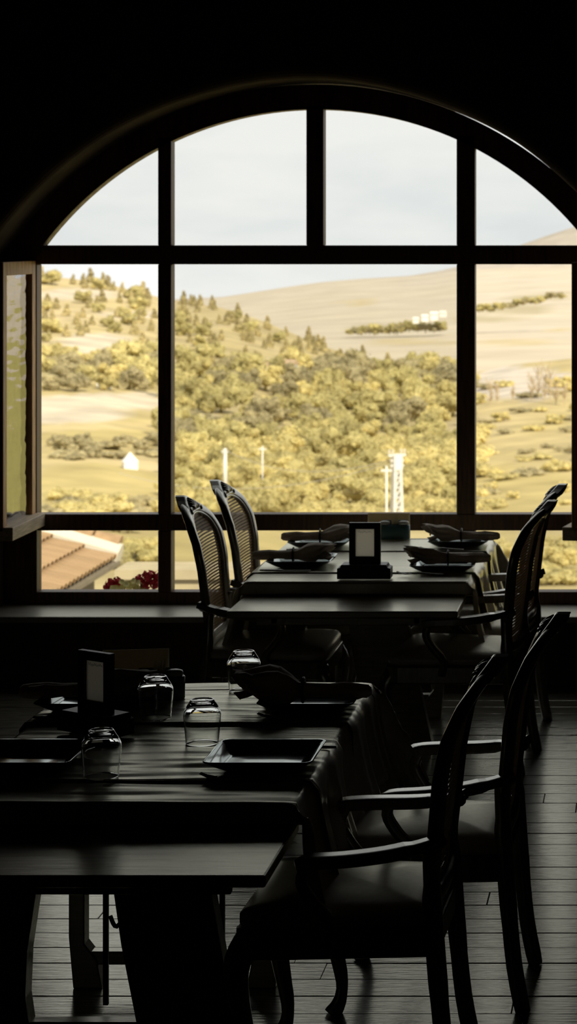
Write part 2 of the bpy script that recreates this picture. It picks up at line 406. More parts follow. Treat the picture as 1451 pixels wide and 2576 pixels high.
PATCH = [(200, 1015, 260, 26, CREAM), (150, 1045, 190, 18, CREAM), (500, 1060, 90, 22, CREAM), (610, 1078, 110, 15, CREAM), (250, 865, 120, 26, CREAM), (200, 740, 130, 16, CREAM),
         (330, 790, 90, 10, CREAM), (600, 918, 50, 14, CREAM), (720, 925, 60, 18, CREAM), (870, 955, 50, 10, CREAM), (980, 985, 260, 14, STRAW), (480, 900, 110, 12, STRAW),
         (250, 1220, 240, 60, GRASS), (260, 1100, 240, 25, GRASS), (1310, 1230, 200, 70, GRASS), (1310, 960, 160, 50, PINK), (1060, 890, 90, 22, CREAM), (1010, 900, 60, 10, CREAM),
         (520, 820, 120, 12, STRAW), (130, 790, 60, 14, STRAW), (700, 1180, 300, 14, STRAW), (1320, 1400, 300, 60, GRASS)]
def terrain_mesh(P, colf, name, m):
    mb = MB().grid([[p for p, _ in r] for r in P]); me = mb.mesh(name, m, True)
    ca = me.color_attributes.new('Col', 'FLOAT_COLOR', 'POINT'); i = 0
    flat = [c for r in P for _, c in r]
    for d, c in zip(ca.data, flat): d.color = (*c, 1)
    o = bpy.data.objects.new(name, me); COL.objects.link(o); return o
def mixc(a, b, t): return tuple(p+(q-p)*t for p, q in zip(a, b))
rows = []
NU, NV = 230, 120
for j in range(NV+1):
    r = []
    for i in range(NU+1):
        px = -1400+6600*i/NU; yr = lerp(RIDGE, px); py = YLOW+(yr-YLOW)*j/NV; p = near_pt(px, py)
        h = .5+.5*noise.noise(Vector((p.x*.05, p.y*.03, 9))); c = mixc(GRASS, STRAW, max(0, min(1, h*1.5-.25)))
        up = max(0, min(1, (960-py)/200)); c = mixc(c, STRAW, up*.7)
        if px > 1550: c = mixc(c, (.31, .285, .06), min(.85, (px-1550)/400)*(.55+.45*h))
        for (cx, cy, rx, ry, pc) in PATCH:
            d = ((px-cx)/rx)**2+((py-cy)/ry)**2+.7*noise.noise(Vector((p.x*.12, p.y*.05, cx)))
            if d < 1: c = mixc(c, pc, min(1, (1-d)*3))
        r.append((p, c))
    rows.append(r)
for k, (fy, dz) in enumerate(((1.06, 6), (1.15, 18), (1.3, 40))):      # far side of the ridge
    rows.append([(Vector((p.x*fy, p.y*fy, p.z-dz)), c) for p, c in rows[NV]])
near0 = [[(Vector((p.x*.3, 13.0, -6.5)), c) for p, c in rows[0]], [(Vector((p.x*.5, 30, -7.5)), c) for p, c in rows[0]]]
tag(terrain_mesh(near0+rows, None, 'hillside_ground', M['terrain']), 'dry yellow green hillside with pale earth patches below the window', 'hillside', kind='structure')
FR = [(-1500, 800), (300, 770), (440, 762), (561, 747), (787, 712), (891, 702), (1000, 696), (1096, 688), (1148, 680), (1300, 672), (1451, 668), (2600, 650)]
FPATCH = [(990, 828, 130, 13, OLIVE), (1290, 775, 110, 14, OLIVE), (1380, 745, 90, 10, OLIVE), (1230, 800, 90, 7, OLIVE), (1400, 830, 60, 6, STRAW), (1300, 860, 120, 8, STRAW), (900, 760, 60, 8, STRAW), (1060, 860, 120, 6, STRAW)]
rows = []
for j in range(61):
    r = []
    for i in range(121):
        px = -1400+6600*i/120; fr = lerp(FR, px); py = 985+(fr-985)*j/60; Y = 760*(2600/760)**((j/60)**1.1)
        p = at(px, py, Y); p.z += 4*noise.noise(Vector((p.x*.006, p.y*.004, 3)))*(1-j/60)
        h = .5+.5*noise.noise(Vector((p.x*.01, p.y*.004, 5))); c = mixc(CREAM, PINK, h); c = mixc(c, STRAW, .25*(1-j/60))  # dry field colours, with the haze of distance put into their paleness
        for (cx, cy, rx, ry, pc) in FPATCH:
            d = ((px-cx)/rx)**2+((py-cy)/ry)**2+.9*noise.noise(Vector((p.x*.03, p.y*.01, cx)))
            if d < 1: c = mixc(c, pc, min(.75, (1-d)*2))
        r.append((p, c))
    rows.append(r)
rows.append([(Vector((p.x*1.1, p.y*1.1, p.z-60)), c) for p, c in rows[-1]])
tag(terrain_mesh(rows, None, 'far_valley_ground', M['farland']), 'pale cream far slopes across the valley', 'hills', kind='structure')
MTN = [(-1500, 900), (700, 740), (1000, 700), (1148, 672), (1200, 652), (1300, 612), (1380, 582), (1451, 560), (1800, 500), (2600, 560)]
rows = []
for j in range(25):
    r = []
    for i in range(101):
        px = -1400+6600*i/100; py = 900+(lerp(MTN, px)-900)*j/24; Y = 3000+2400*j/24
        p = at(px, py, Y); p.z += 14*noise.noise(Vector((p.x*.002, p.y*.002, 8)))
        r.append((p, mixc(PINK, (.42, .37, .32), .5+.5*noise.noise(Vector((p.x*.003, 0, p.z*.01))))))  # mountain haze is put into these pale pinkish ground colours
    rows.append(r)
rows.append([(Vector((p.x*1.1, p.y*1.1, p.z-150)), c) for p, c in rows[-1]])
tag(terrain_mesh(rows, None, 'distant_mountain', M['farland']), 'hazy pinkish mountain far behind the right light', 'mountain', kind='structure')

def tree_mesh(kind, seed):
    rr = random.Random(seed); mb = MB(); bl = []
    if kind == 'round':
        bl.append(((0, 0, .45), .36, (1.1, 1.1, .9)))
        for k in range(10):
            a = k*2.4+rr.uniform(-.4, .4); rad = rr.uniform(.24, .46); bl.append(((math.cos(a)*rad, math.sin(a)*rad, rr.uniform(.18, .76)), rr.uniform(.14, .24), (1, 1, 1)))
    elif kind == 'conifer':
        for k in range(7): bl.append(((rr.uniform(-.05, .05), rr.uniform(-.05, .05), .10+.125*k), .27*(1-k/8.2), (1, 1, .75)))
    else:
        for k in range(9):
            a = k*2.4; rad = .1+.07*k; bl.append(((math.cos(a)*rad, math.sin(a)*rad, rr.uniform(.12, .42)), rr.uniform(.18, .3), (1.1, 1.1, .85)))
    for k, (c, r, q) in enumerate(bl): mb.blob(c, r*.86, 2, .5, 2.2, seed+k, q)
    for k, (c, r, q) in enumerate(bl):                     # leaf sprays over each clump
        for i in range(int(60+700*r*r)):
            d = Vector((rr.gauss(0, 1), rr.gauss(0, 1), rr.gauss(0, 1)+.2)).normalized(); rad = r*rr.uniform(.8, 1.22)
            p = Vector((c[0]+d.x*rad*q[0], c[1]+d.y*rad*q[1], c[2]+d.z*rad*q[2])); z = rr.uniform(.022, .055)
            n = (d+Vector((rr.gauss(0, .6), rr.gauss(0, .6), rr.gauss(0, .6)))).normalized(); u = n.orthogonal().normalized()*z; v = n.cross(u).normalized()*z*.7
            mb.add([p-u, p-v, p+u, p+v], [(0, 1, 2, 3)])
    mb.tube([(0, 0, -.12), (0, 0, .3)], [.05, .035], 6)
    return mb
protos = {('round', 'a'): [], ('round', 'b'): [], ('conifer', 'c'): [], ('shrub', 'b'): [], ('shrub', 'd'): [], ('round', 'd'): []}
for (k, l) in protos:
    for q in range(3): protos[(k, l)].append(tree_mesh(k, hash_ := (len(k)*31+ord(l)*7+q*13)).mesh(k+'_tree', M['leaf_'+l], False))
SHAPE = {'round': ('round_tree', 'rounded tree', 'tree'), 'conifer': ('conifer_tree', 'pointed conifer', 'tree'), 'shrub': ('spreading_shrub', 'spreading shrub', 'shrub')}
TONE = {'a': 'olive', 'b': 'yellow green', 'c': 'grey olive', 'd': 'dark olive'}
GROUND = {'upper': 'on the upper hillside', 'mid': 'on the middle hillside', 'low': 'at the foot of the hillside', 'right': 'on the right hand slope', 'left': 'on the left meadow', 'row': 'in the far hedge across the valley'}
def plant(zone, kl, px, py, hpx, wide=1.0):
    far = zone == 'row'
    if far: Y = 1300.0; p = at(px, py, Y)
    else: p = near_pt(px, py); Y = p.y
    h = hpx*Y/F_PX; nm, sh, ct = SHAPE[kl[0]]; light = 'in the left light' if px < 420 else 'in the right light' if px >= 1172 else 'near the left mullion' if px < 660 else 'midway between the mullions' if px < 900 else 'near the right mullion'
    lb = '%s %s %s, %s' % (TONE[kl[1]], sh, GROUND[zone], light); gr = 'trees and shrubs '+GROUND[zone]
    o = bpy.data.objects.new(nm, R.choice(protos[kl])); COL.objects.link(o)
    o.location = p-Vector((0, 0, .04*h)); o.rotation_euler = (0, 0, R.uniform(0, 6.28)); k = h/.95
    o.scale = (k*wide, k*wide, k); tag(o, lb, ct, gr)
def scatter(zone, kls, n, x0, x1, y0f, y1f, h0, h1, mind, wide=1.0, skip=()):
    pts = []; t = 0
    while len(pts) < n and t < n*60:
        t += 1; px = R.uniform(x0, x1); a, b = y0f(px), y1f(px); py = a+(b-a)*R.random()
        if any(((px-q)/w)**2+((py-r)/v)**2 < 1 for q, r, w, v in skip): continue
        if any(abs(px-q)+2.0*abs(py-r) < mind for q, r in pts): continue
        pts.append((px, py))
    for px, py in sorted(pts, key=lambda p: p[1]): plant(zone, R.choice(kls), px, py, R.uniform(h0, h1), wide*R.uniform(.85, 1.2))
rg = lambda d: (lambda px: lerp(RIDGE, px)+d)
CON, RA, RB, SB, SD, RD = ('conifer', 'c'), ('round', 'a'), ('round', 'b'), ('shrub', 'b'), ('shrub', 'd'), ('round', 'd')
fields = [(200, 1020, 240, 32), (250, 872, 110, 24), (520, 1068, 100, 18), (620, 1080, 90, 14), (190, 745, 110, 14), (690, 925, 50, 16)]
scatter('upper', [CON], 40, -60, 1100, rg(2), rg(16), 26, 42, 14)
scatter('upper', [CON, CON, RA], 190, 100, 1120, rg(14), lambda p: 945, 24, 38, 17, 1.1, fields)
scatter('mid', [RA, RA, RB, RD], 120, 60, 1180, lambda p: 925, lambda p: 1130 if p > 420 else 985, 44, 78, 46, 1.05, fields)
scatter('low', [SB, SB, RB, RA], 95, 440, 1190, lambda p: 1120, lambda p: 1330, 55, 90, 52, 1.1)
scatter('left', [SD, RD], 16, 120, 400, lambda p: 1110, lambda p: 1165, 26, 44, 26, 1.3, [(325, 1163, 36, 30)])
scatter('left', [SD, SB], 14, 95, 395, lambda p: 1255, lambda p: 1400, 40, 64, 44, 1.3)
for px, py in ((262, 1425), (300, 1418), (340, 1412), (378, 1420), (240, 1410)): plant('left', SD if px % 3 else RA, px, py, 62, 1.2)
scatter('right', [SD, SB, RB], 46, 1180, 1470, lambda p: 960, lambda p: 1290, 18, 34, 26, 1.5)
scatter('right', [SB, RB], 10, 1210, 1460, lambda p: 1370, lambda p: 1480, 50, 70, 60, 1.3)
for k in range(24): plant('row', R.choice([RA, RD]), 880+k*10+R.uniform(-2, 2), 840-k*.5+R.uniform(-4, 4), R.uniform(14, 26), 1.3)
for k in range(22): plant('row', R.choice([RA, RD]), 1205+k*10+R.uniform(-3, 3), 785-k*1.8+R.uniform(-5, 5), R.uniform(9, 18), 1.6)

def poplar(px, py, hpx, seed):
    rr = random.Random(seed); p = near_pt(px, py); h = hpx*p.y/F_PX; mb = MB()
    mb.tube([(0, 0, -.3), (0, 0, h*.5), (rr.uniform(-.1, .1), 0, h)], [.10, .06, .02], 5)
    for k in range(26):
        z = h*rr.uniform(.12, .85); a = rr.uniform(0, 6.28); l = h*.13*rr.uniform(.6, 1.3)
        mb.tube([(0, 0, z), (math.cos(a)*l, math.sin(a)*l, z+l*1.3), (math.cos(a)*l*1.2, math.sin(a)*l*1.2, z+l*2.4)], [.06, .05, .015], 4)
    o = mb.build('poplar_tree', M['twig']); o.location = p
    tag(o, 'pale bare poplar with upright branches behind the right light', 'tree', 'pale poplars on the right slope')
for k, (px, py, h) in enumerate([(1233, 1022, 62), (1250, 1018, 50), (1338, 1010, 70), (1352, 1006, 88), (1370, 1014, 92), (1384, 1008, 74), (1398, 1020, 60), (1420, 1022, 56), (1290, 1012, 40)]): poplar(px, py, h, 40+k)

def house(name, px, py, wpx, hpx, label, roofm='redroof', dpx=1.0, far=False, Yfix=None):
    p = at(px, py, Yfix) if Yfix else near_pt(px, py); k = p.y/F_PX; w, h = wpx*k, hpx*k; d = w*.7*dpx
    r = empty(name, p, R.uniform(-.3, .3), label=label, cat='house', group='small far houses in the valley')
    MB().box((-w/2, -d/2, -h), (w/2, d/2, h*.6)).build('wall', M['white'], r)
    MB().prism([(-d/2-.1*h, h*.58), (d/2+.1*h, h*.58), (0, h)], 'x', -w/2-.05*w, w/2+.05*w).build('roof', M[roofm], r)
    for s in (-.25, .25): MB().box((s*w-.06*w, -d/2-.03, h*.1), (s*w+.06*w, -d/2+.02, h*.4)).build('window', M['greywall'], r)
    return r
house('hut', 263, 978, 34, 16, 'small white flat house at the left hillside edge', 'white')
house('farm_house', 655, 938, 40, 26, 'cream farm house between trees, left of the hillside pair')
house('farm_house', 718, 934, 52, 30, 'cream farm house between trees, right of the hillside pair')
for k, (px, py, w, h) in enumerate([(1046, 806, 14, 8), (1068, 800, 16, 9), (1092, 795, 18, 11), (1114, 790, 15, 8)]):
    house('village_house', px, py, w, h, 'tiny white house in the far village across the valley', 'white', Yfix=1290.0)
def tent():
    p = near_pt(327, 1182); k = p.y/F_PX; w, h = 34*k, 42*k
    r = empty('white_tent', p, .4, label='small white tent standing on the left meadow', cat='tent')
    MB().box((-w/2, -w/2, -h*.2), (w/2, w/2, h*.45)).build('side_wall', M['white'], r)
    MB().add([(-w*.55, -w*.55, h*.43), (w*.55, -w*.55, h*.43), (w*.55, w*.55, h*.43), (-w*.55, w*.55, h*.43), (0, 0, h)], [(0, 1, 4), (1, 2, 4), (2, 3, 4), (3, 0, 4), (0, 3, 2, 1)]).build('canopy', M['white'], r)
tent()
# lattice mast, poles and wires
def mast():
    Y = 150.0; b = at(998, 1400, Y); t = at(999, 1140, Y); H = t.z-b.z
    r = empty('lattice_mast', b, .5, label='white painted lattice mast rising above the valley shrubs', cat='mast')
    w0, w1 = .34, .20
    for sx in (-1, 1):
        for sy in (-1, 1): MB().tube([(sx*w0, sy*w0, 0), (sx*w1, sy*w1, H*.86)], .105, 6).build('leg', M['white'], r)
    nb = 9
    for k in range(nb):
        z0, z1 = H*.86*k/nb, H*.86*(k+1)/nb; a = w0+(w1-w0)*k/nb; c = w0+(w1-w0)*(k+1)/nb
        mb = MB()
        for i in range(4):
            p = [(-1, -1), (1, -1), (1, 1), (-1, 1)]; (x0, y0), (x1, y1) = p[i], p[(i+1) % 4]
            mb.tube([(x0*a, y0*a, z0), (x1*c, y1*c, z1)], .045, 5); mb.tube([(x0*c, y0*c, z1), (x1*c, y1*c, z1)], .045, 5)
        mb.build('brace', M['white'], r)
    for z, l in ((.88, .46), (.93, .46), (.98, .62)): MB().box((-l, -.09, H*z-.06), (l, .09, H*z+.06)).build('crossarm', M['white'], r)
    MB().box((-.3, -.3, H*.84), (.3, .3, H*.99)).build('head', M['white'], r)
    for s in (-.55, -.3, .3, .55): MB().lathe([(.05, 0), (.09, .08), (.05, .16), (.09, .24), (.04, .34)], 8, (s, 0, H*.98+.06)).build('insulator', M['mortar'], r)
mast()
def pole(px, ytop, ybot, Y, rad, label):
    b, t = at(px, ybot, Y), at(px, ytop, Y); r = empty('utility_pole', b, 0, label=label, cat='pole')
    MB().tube([(0, 0, 0), (0, 0, t.z-b.z)], [rad, rad*.7], 10).build('shaft', M['white'], r, smooth=True)
    MB().box((-.35, -.05, t.z-b.z-.35), (.35, .05, t.z-b.z-.23)).build('crossarm', M['white'], r)
pole(972, 1172, 1420, 140.0, .085, 'thin pale pole just left of the lattice mast')
pole(660, 1122, 1240, 210.0, .09, 'short white pole among shrubs near the hillside middle')
pole(566, 1128, 1250, 205.0, .22, 'stout white pole near the left mullion')
def wire(a, b, sag, label):
    pts = [a.lerp(b, i/16)-Vector((0, 0, sag*4*(i/16)*(1-i/16))) for i in range(17)]
    tag(MB().tube(pts, .028, 5).build('overhead_wire', M['mortar']), label, 'wire', 'overhead wires to the mast')
wire(at(999, 1152, 150), at(566, 1132, 205), 1.4, 'upper pale overhead wire running left from the mast')
wire(at(999, 1160, 150), at(300, 1190, 190), 1.6, 'lower pale overhead wire running left from the mast')

# tiled roof just below the window
def tiled_house():
    Y1 = 30.0; ex, ez = -7.17, -2.11; slope = .29; step = .42
    r = empty('tiled_house', (-9.2, 25, -7), label='house with orange barrel tile roof below the left light', cat='house')
    inv = Matrix.Translation((9.2, -25, 7))
    def put(o): o.parent = r; o.matrix_parent_inverse = inv; return o
    put(MB().box((-11.4, 16, -8), (ex-.28, Y1-.2, ez-.06)).build('wall', M['greywall']))
    put(MB().prism([(-11.4, ez-.06), (ex-.28, ez-.06), (-9.3, ez+.45)], 'y', 16.0, Y1-.2).build('gable', M['greywall']))
    rf = MB().prism([(ex+.02, ez-.10), (ex+.02, ez-.05), (-9.3, ez+2.13*slope-.05), (-11.5, ez-.05), (-11.5, ez-.10), (-9.3, ez+2.13*slope-.10)], 'y', 16.0, Y1-.02).build('roof', M['greywall']); put(rf)
    # one barrel tile, shared by all; local x runs up the slope
    tw = .19; ln = step*1.12; pts0 = []; pts1 = []
    mb = MB(); ra = []; rb = []
    for k in range(9):
        a = PI*k/8; ra.append((0, math.cos(a)*tw*.52, math.sin(a)*.060+.03)); rb.append((-ln, math.cos(a)*tw*.44, math.sin(a)*.050-.0))
    ia = [(x, y*.84, z-.016) for x, y, z in ra]; ib = [(x, y*.84, z-.016) for x, y, z in rb]
    n9 = 9; vs = ra+rb+ia+ib; fs = []
    for k in range(8): fs += [(k, k+1, 9+k+1, 9+k), (18+k, 27+k, 27+k+1, 18+k+1), (k, 18+k, 18+k+1, k+1), (9+k, 9+k+1, 27+k+1, 27+k)]
    mb.add(vs, fs); tm = mb.mesh('tile', M['tile'], True)
    for c in range(5):
        ny = 44
        for i in range(ny):
            o = bpy.data.objects.new('tile', tm); COL.objects.link(o)
            o.location = Vector((ex-c*step, Y1-.12-i*tw, ez+c*step*slope+.012*c))-Vector((0, 0, 0))
            o.rotation_euler = (R.uniform(-.02, .02), math.atan(slope), R.uniform(-.02, .02)); o.parent = rf
    rows = MB()
    # verge: mortar bed with half round tiles on top
    a = Vector((ex+.02, Y1-.05, ez+.03)); b = Vector((-9.3, Y1-.05, ez+2.13*slope+.03))
    mv = MB().tube([a, b], .16, 8).build('mortar_bed', M['mortar'], rf)
    for k in range(6):
        p = a.lerp(b, (k+.08)/6); q = a.lerp(b, (k+1)/6); up = Vector((0, .10, .10))
        MB().tube([p+up, q+up], [.15, .12], 10).build('verge_tile', M['tile'], rf, smooth=False)
    for ch in r.children: pass
tiled_house()
tw_ = empty('terrace_wall', (-5.28, 23.2, -9), label='cream stucco terrace wall behind the red flowers', cat='wall')
MB().box((-.24, 0, 0), (1.6, .45, at(0, 1456, 23.2).z+9)).build('wall', M['stucco'], tw_)
MB().box((-.30, -.06, at(0, 1456, 23.2).z+9), (1.66, .52, at(0, 1456, 23.2).z+9.10)).build('coping', M['stucco'], tw_)

# flowers in a planter outside the lower left light
pl = empty('flower_planter', (-2.80, 11.80, 0.0+.10), label='terracotta planter trough outside the lower left light', cat='planter')
MB().box((-.30, -.09, -.06), (.34, .09, .10)).build('trough', M['terracotta'], pl, bevel=.01)
MB().box((-.28, -.07, .10), (.32, .07, .112)).build('soil', M['trunk'], pl)
MB().box((-.33, -.11, -.30), (.37, .11, -.06)).build('ledge_bracket', M['greywall'], pl)
def geranium(px, heads, leaves, label, seed):
    rr = random.Random(seed); base = at(px, 1490, 11.80); base.z = .212
    g = empty('red_geranium', base, label=label, cat='flower', group='red geraniums in the planter')
    for (hx, hy, s) in heads:
        c = at(hx, hy, 11.80)-base; mb = MB()
        for k in range(34):
            d = Vector((rr.gauss(0, 1), rr.gauss(0, 1), rr.gauss(0, 1))).normalized(); p = c+d*s
            t = d.orthogonal().normalized()*s*.42; u = d.cross(t).normalized()*s*.42; q = d*s*.12
            mb.add([p-t*.2-q, p+u-t*.5, p+t+q*.5, p-u-t*.5, p-t*1.1+q], [(0, 1, 2, 3), (1, 4, 3, 0)])
        mb.blob(c, s*.8, 1, .3, 2, seed)
        h = mb.build('flower_head', M['petal'], g)
        MB().tube([(0, 0, 0), (c.x*.6, c.y*.6, c.z*.6), c], .0035, 5).build('stem', M['stem'], g)
    for (lx, ly, s) in leaves:
        c = at(lx, ly, 11.80-rr.uniform(0, .05))-base; nn = 10; a0 = rr.uniform(0, 6.28)
        t = Vector((rr.uniform(-.5, .5), -1, rr.uniform(.2, .9))).normalized(); u = t.orthogonal().normalized(); w = t.cross(u)
        ring = [c+(u*math.cos(a0+2*PI*k/nn)+w*math.sin(a0+2*PI*k/nn))*s*(1+.18*(k % 2))+t*s*.25 for k in range(nn)]
        mb = MB().add([c, c-t*.003]+ring, [(0, 2+k, 2+(k+1) % nn) for k in range(nn)]+[(1, 2+(k+1) % nn, 2+k) for k in range(nn)])
        mb.tube([(0, 0, 0), c], .002, 4); mb.build('leaf', M['gleaf'], g, fix=False)
geranium(290, [(278, 1468, .026), (295, 1462, .022), (268, 1476, .018)], [(300, 1474, .022), (312, 1478, .018), (285, 1482, .02), (306, 1464, .014), (318, 1470, .016)], 'smaller red geranium at the left of the planter', 3)
geranium(362, [(352, 1458, .026), (375, 1450, .034), (390, 1466, .03), (368, 1470, .024), (400, 1450, .03)], [(330, 1470, .022), (342, 1476, .02), (358, 1480, .02), (336, 1462, .016), (324, 1478, .018), (348, 1466, .014)], 'larger red geranium at the right of the planter', 5)

# ------------------------------------------------------------------ tables
def make_table(x0, x1, y0, y1, leafz, leafd, leafx, label):
    xc = (x0+x1)/2; t = empty('dining_table', (xc, (y0+y1)/2, 0), label=label, cat='table', group='draw leaf dining tables')
    inv = Matrix.Translation(-Vector((xc, (y0+y1)/2, 0)))
    def put(mb, name, m, bevel=.004, smooth=False, parent=t):
        o = mb.build(name, m, parent, smooth, bevel); o.matrix_parent_inverse = inv; return o
    e = .012
    put(MB().box((x0+e, y0+e, .692), (x1-e, y1-e, .743)), 'tabletop', M['wood'])
    a = .07
    put(MB().box((x0+a, y0+.20, .575), (x1-a, y0+.225, .705)), 'apron', M['wood'])
    put(MB().box((x0+a, y1-.13, .60), (x1-a, y1-.105, .705)), 'apron', M['wood'])
    for sx in (x0+a, x1-a-.025): put(MB().box((sx, y0+.225, .60), (sx+.025, y1-.13, .705)), 'apron', M['wood'])
    put(MB().box((leafx[0], y0-leafd, leafz-.030), (leafx[1], y0+.06, leafz)), 'pull_out_leaf', M['wood'], .006)
    put(MB().box((leafx[0]+.10, y0-leafd+.10, leafz-.075), (leafx[1]-.10, y0-leafd+.125, leafz-.030)), 'leaf_apron', M['wood'])
    for sx in (leafx[0]+.16, leafx[1]-.19): put(MB().box((sx, y0-leafd+.10, leafz-.07), (sx+.03, y0+.35, leafz-.030)), 'leaf_slide', M['wood'])
    # splayed front pair
    yt = y0+.245; dx = x0+1.865
    P = [(-1.455, .60), (-1.206, .60), (-1.175, .45), (-1.140, .25), (-1.085, .0), (-1.345, .0), (-1.372, .10), (-1.415, .32)]
    put(MB().prism([(x+dx, z) for x, z in P], 'y', yt-.035, yt+.035), 'leg', M['wood'])
    P = [(-1.86, .60), (-1.617, .60), (-1.640, .46), (-1.664, .30), (-1.669, .18), (-1.655, .08), (-1.645, .0), (-1.90, .0), (-1.93, .16), (-1.90, .4)]
    put(MB().prism([(x+dx, z) for x, z in P], 'y', yt-.035, yt+.035), 'leg', M['wood'])
    put(MB().box((-1.66+dx, yt-.025, .065), (-1.36+dx, yt+.025, .113)), 'stretcher', M['wood'])
    # rear pair
    yr = y0+.85
    for s, xx in ((1, -1.690+dx), (-1, -1.12+dx)):
        P = [(-.023*s, .60), (.023*s, .60), (.023*s, .13), (.058*s, .085), (.075*s, .0), (-.01*s, 0), (-.023*s, .15)]
        put(MB().prism([(xx+p, z) for p, z in P], 'y', yr-.03, yr+.03), 'leg', M['wood'])
    put(MB().box((-1.655+dx, yr-.022, .067), (-1.155+dx, yr+.022, .106)), 'stretcher', M['wood'])
    # wrought iron scroll braces
    for s, xx in ((1, -1.222+dx), (-1, -1.55+dx)):
        yb = y0+.60
        mb = MB().box((xx-.007, yb-.007, .03), (xx+.007, yb+.007, .62))
        mb.tube(cr([(xx-.075*s, yb, .585), (xx-.055*s, yb, .57), (xx-.015*s, yb, .52), (xx-.012*s, yb, .44), (xx-.05*s, yb, .39), (xx-.075*s, yb, .42), (xx-.06*s, yb, .45)], 5), .0065, 6)
        mb.tube(cr([(xx-.012*s, yb, .43), (xx-.02*s, yb, .36), (xx-.06*s, yb, .30), (xx-.03*s, yb, .25), (xx-.012*s, yb, .28)], 5), .0065, 6)
        if s > 0: mb.tube(cr([(xx+.075*s, yb, .585), (xx+.03*s, yb, .55), (xx+.012*s, yb, .48), (xx+.03*s, yb, .42), (xx+.012*s, yb, .36)], 5), .0065, 6)
        put(mb, 'iron_scroll', M['iron'], 0, True)
    return t
T1 = (-1.865, -.908, 5.729, 7.282); T2 = (-1.734, -.776, 9.395, 10.751)
make_table(*T1, .690, .44, (-1.86, -.920), 'dark wooden dining table with pulled out leaf, nearest in the photo')
make_table(*T2, .690, .395, (-1.722, -.795), 'dark wooden dining table with pulled out leaf, beside the window')

def drape(x0, x1, y0, y1, zt, dl, dr, df, db, seed, wr=.0080, flare=.22, fold=.016):
    # a cloth lying on a rectangle with hanging sides; s and t are signed distances along the cloth
    def axis(a, b, lo, hi, step):
        out = []; n = max(2, int((b-a)/step))
        if lo: out += [a-lo*(1-k/10) for k in range(10)]
        out += [a+.012]+[a+(b-a)*k/n for k in range(1, n)]+[b-.012]
        if hi: out += [b+hi*(k+1)/10 for k in range(10)]
        return out
    S = axis(x0, x1, dl, dr, .022); T = axis(y0, y1, df, db, .0105); P = []
    for t in T:
        row = []
        for s in S:
            ox = max(0, x0-s, s-x1); oy = max(0, y0-t, t-y1); x = min(max(s, x0), x1); y = min(max(t, y0), y1); z = zt
            sx = -1 if s < x0 else 1; sy = -1 if t < y0 else 1
            e = min(x-x0, x1-x, .05)/.05
            if ox == 0 and oy == 0:
                q = Vector((x*2.2, y*17, seed)); wv = noise.noise(q)+.7*noise.noise(Vector((x*4, y*38, seed+7)))+.8*noise.noise(Vector((x*.9+seed, y*6, seed)))
                z += wr*(wv*.55+.45)*min(1, e+.15)
                d = min(x-x0, x1-x) if (dl or dr) else 1
                d2 = min(y-y0 if df else 9, y1-y if db else 9)
                for dd in (d, d2):
                    if dd < .02: z -= .006*(1-dd/.02)**2
            else:
                dd = max(ox, oy); z -= dd
                if ox: x += sx*(.006+flare*ox*ox/.35+fold*min(1, ox/.12)*(math.sin(t*19+seed)+.6*math.sin(t*41+seed*2))*.5+ (oy*.45 if oy else 0))
                if oy: y += sy*(.004+flare*.3*oy*oy/.35+fold*.35*min(1, oy/.1)*math.sin(s*17+seed)+(ox*.25 if ox else 0))
            row.append((x, y, z))
        P.append(row)
    return MB().grid(P)
def cloth(name, args, label, m, group):
    o = drape(*args).build(name, M[m], smooth=True); s = o.modifiers.new('thick', 'SOLIDIFY'); s.thickness = .0016; s.offset = 1
    return tag(o, label, 'tablecloth' if name == 'tablecloth' else 'table runner', group)
ZT = .7475
cloth('tablecloth', (*T1, ZT, .30, .34, .052, .20, 1.0), 'grey linen tablecloth on the nearest table', 'cloth', 'linen tablecloths')
cloth('tablecloth', (*T2, ZT, .28, .30, .052, .20, 4.0, .0012), 'grey linen tablecloth on the table beside the window', 'cloth', 'linen tablecloths')
for (T, a, sd, lb) in ((T1, .19, 2.3, 'nearest table, at its leaf end'), (T1, .89, 5.1, 'nearest table, at its window end'), (T2, .21, 7.7, 'window table, behind the sign stand'), (T2, .87, 8.8, 'window table, at its far end')):
    wid = .50 if T is T1 else .42
    cloth('table_runner', (T[0]-.010, T[1]+.010, T[2]+a, T[2]+a+wid, ZT+.0100 if T is T1 else ZT+.004, .20, .26, 0, 0, sd, .0075 if T is T1 else .0012, .25, .02), 'grey linen runner laid across the '+lb, 'runner', 'linen table runners')
TZ = ZT+.0125; TF = ZT+.0065

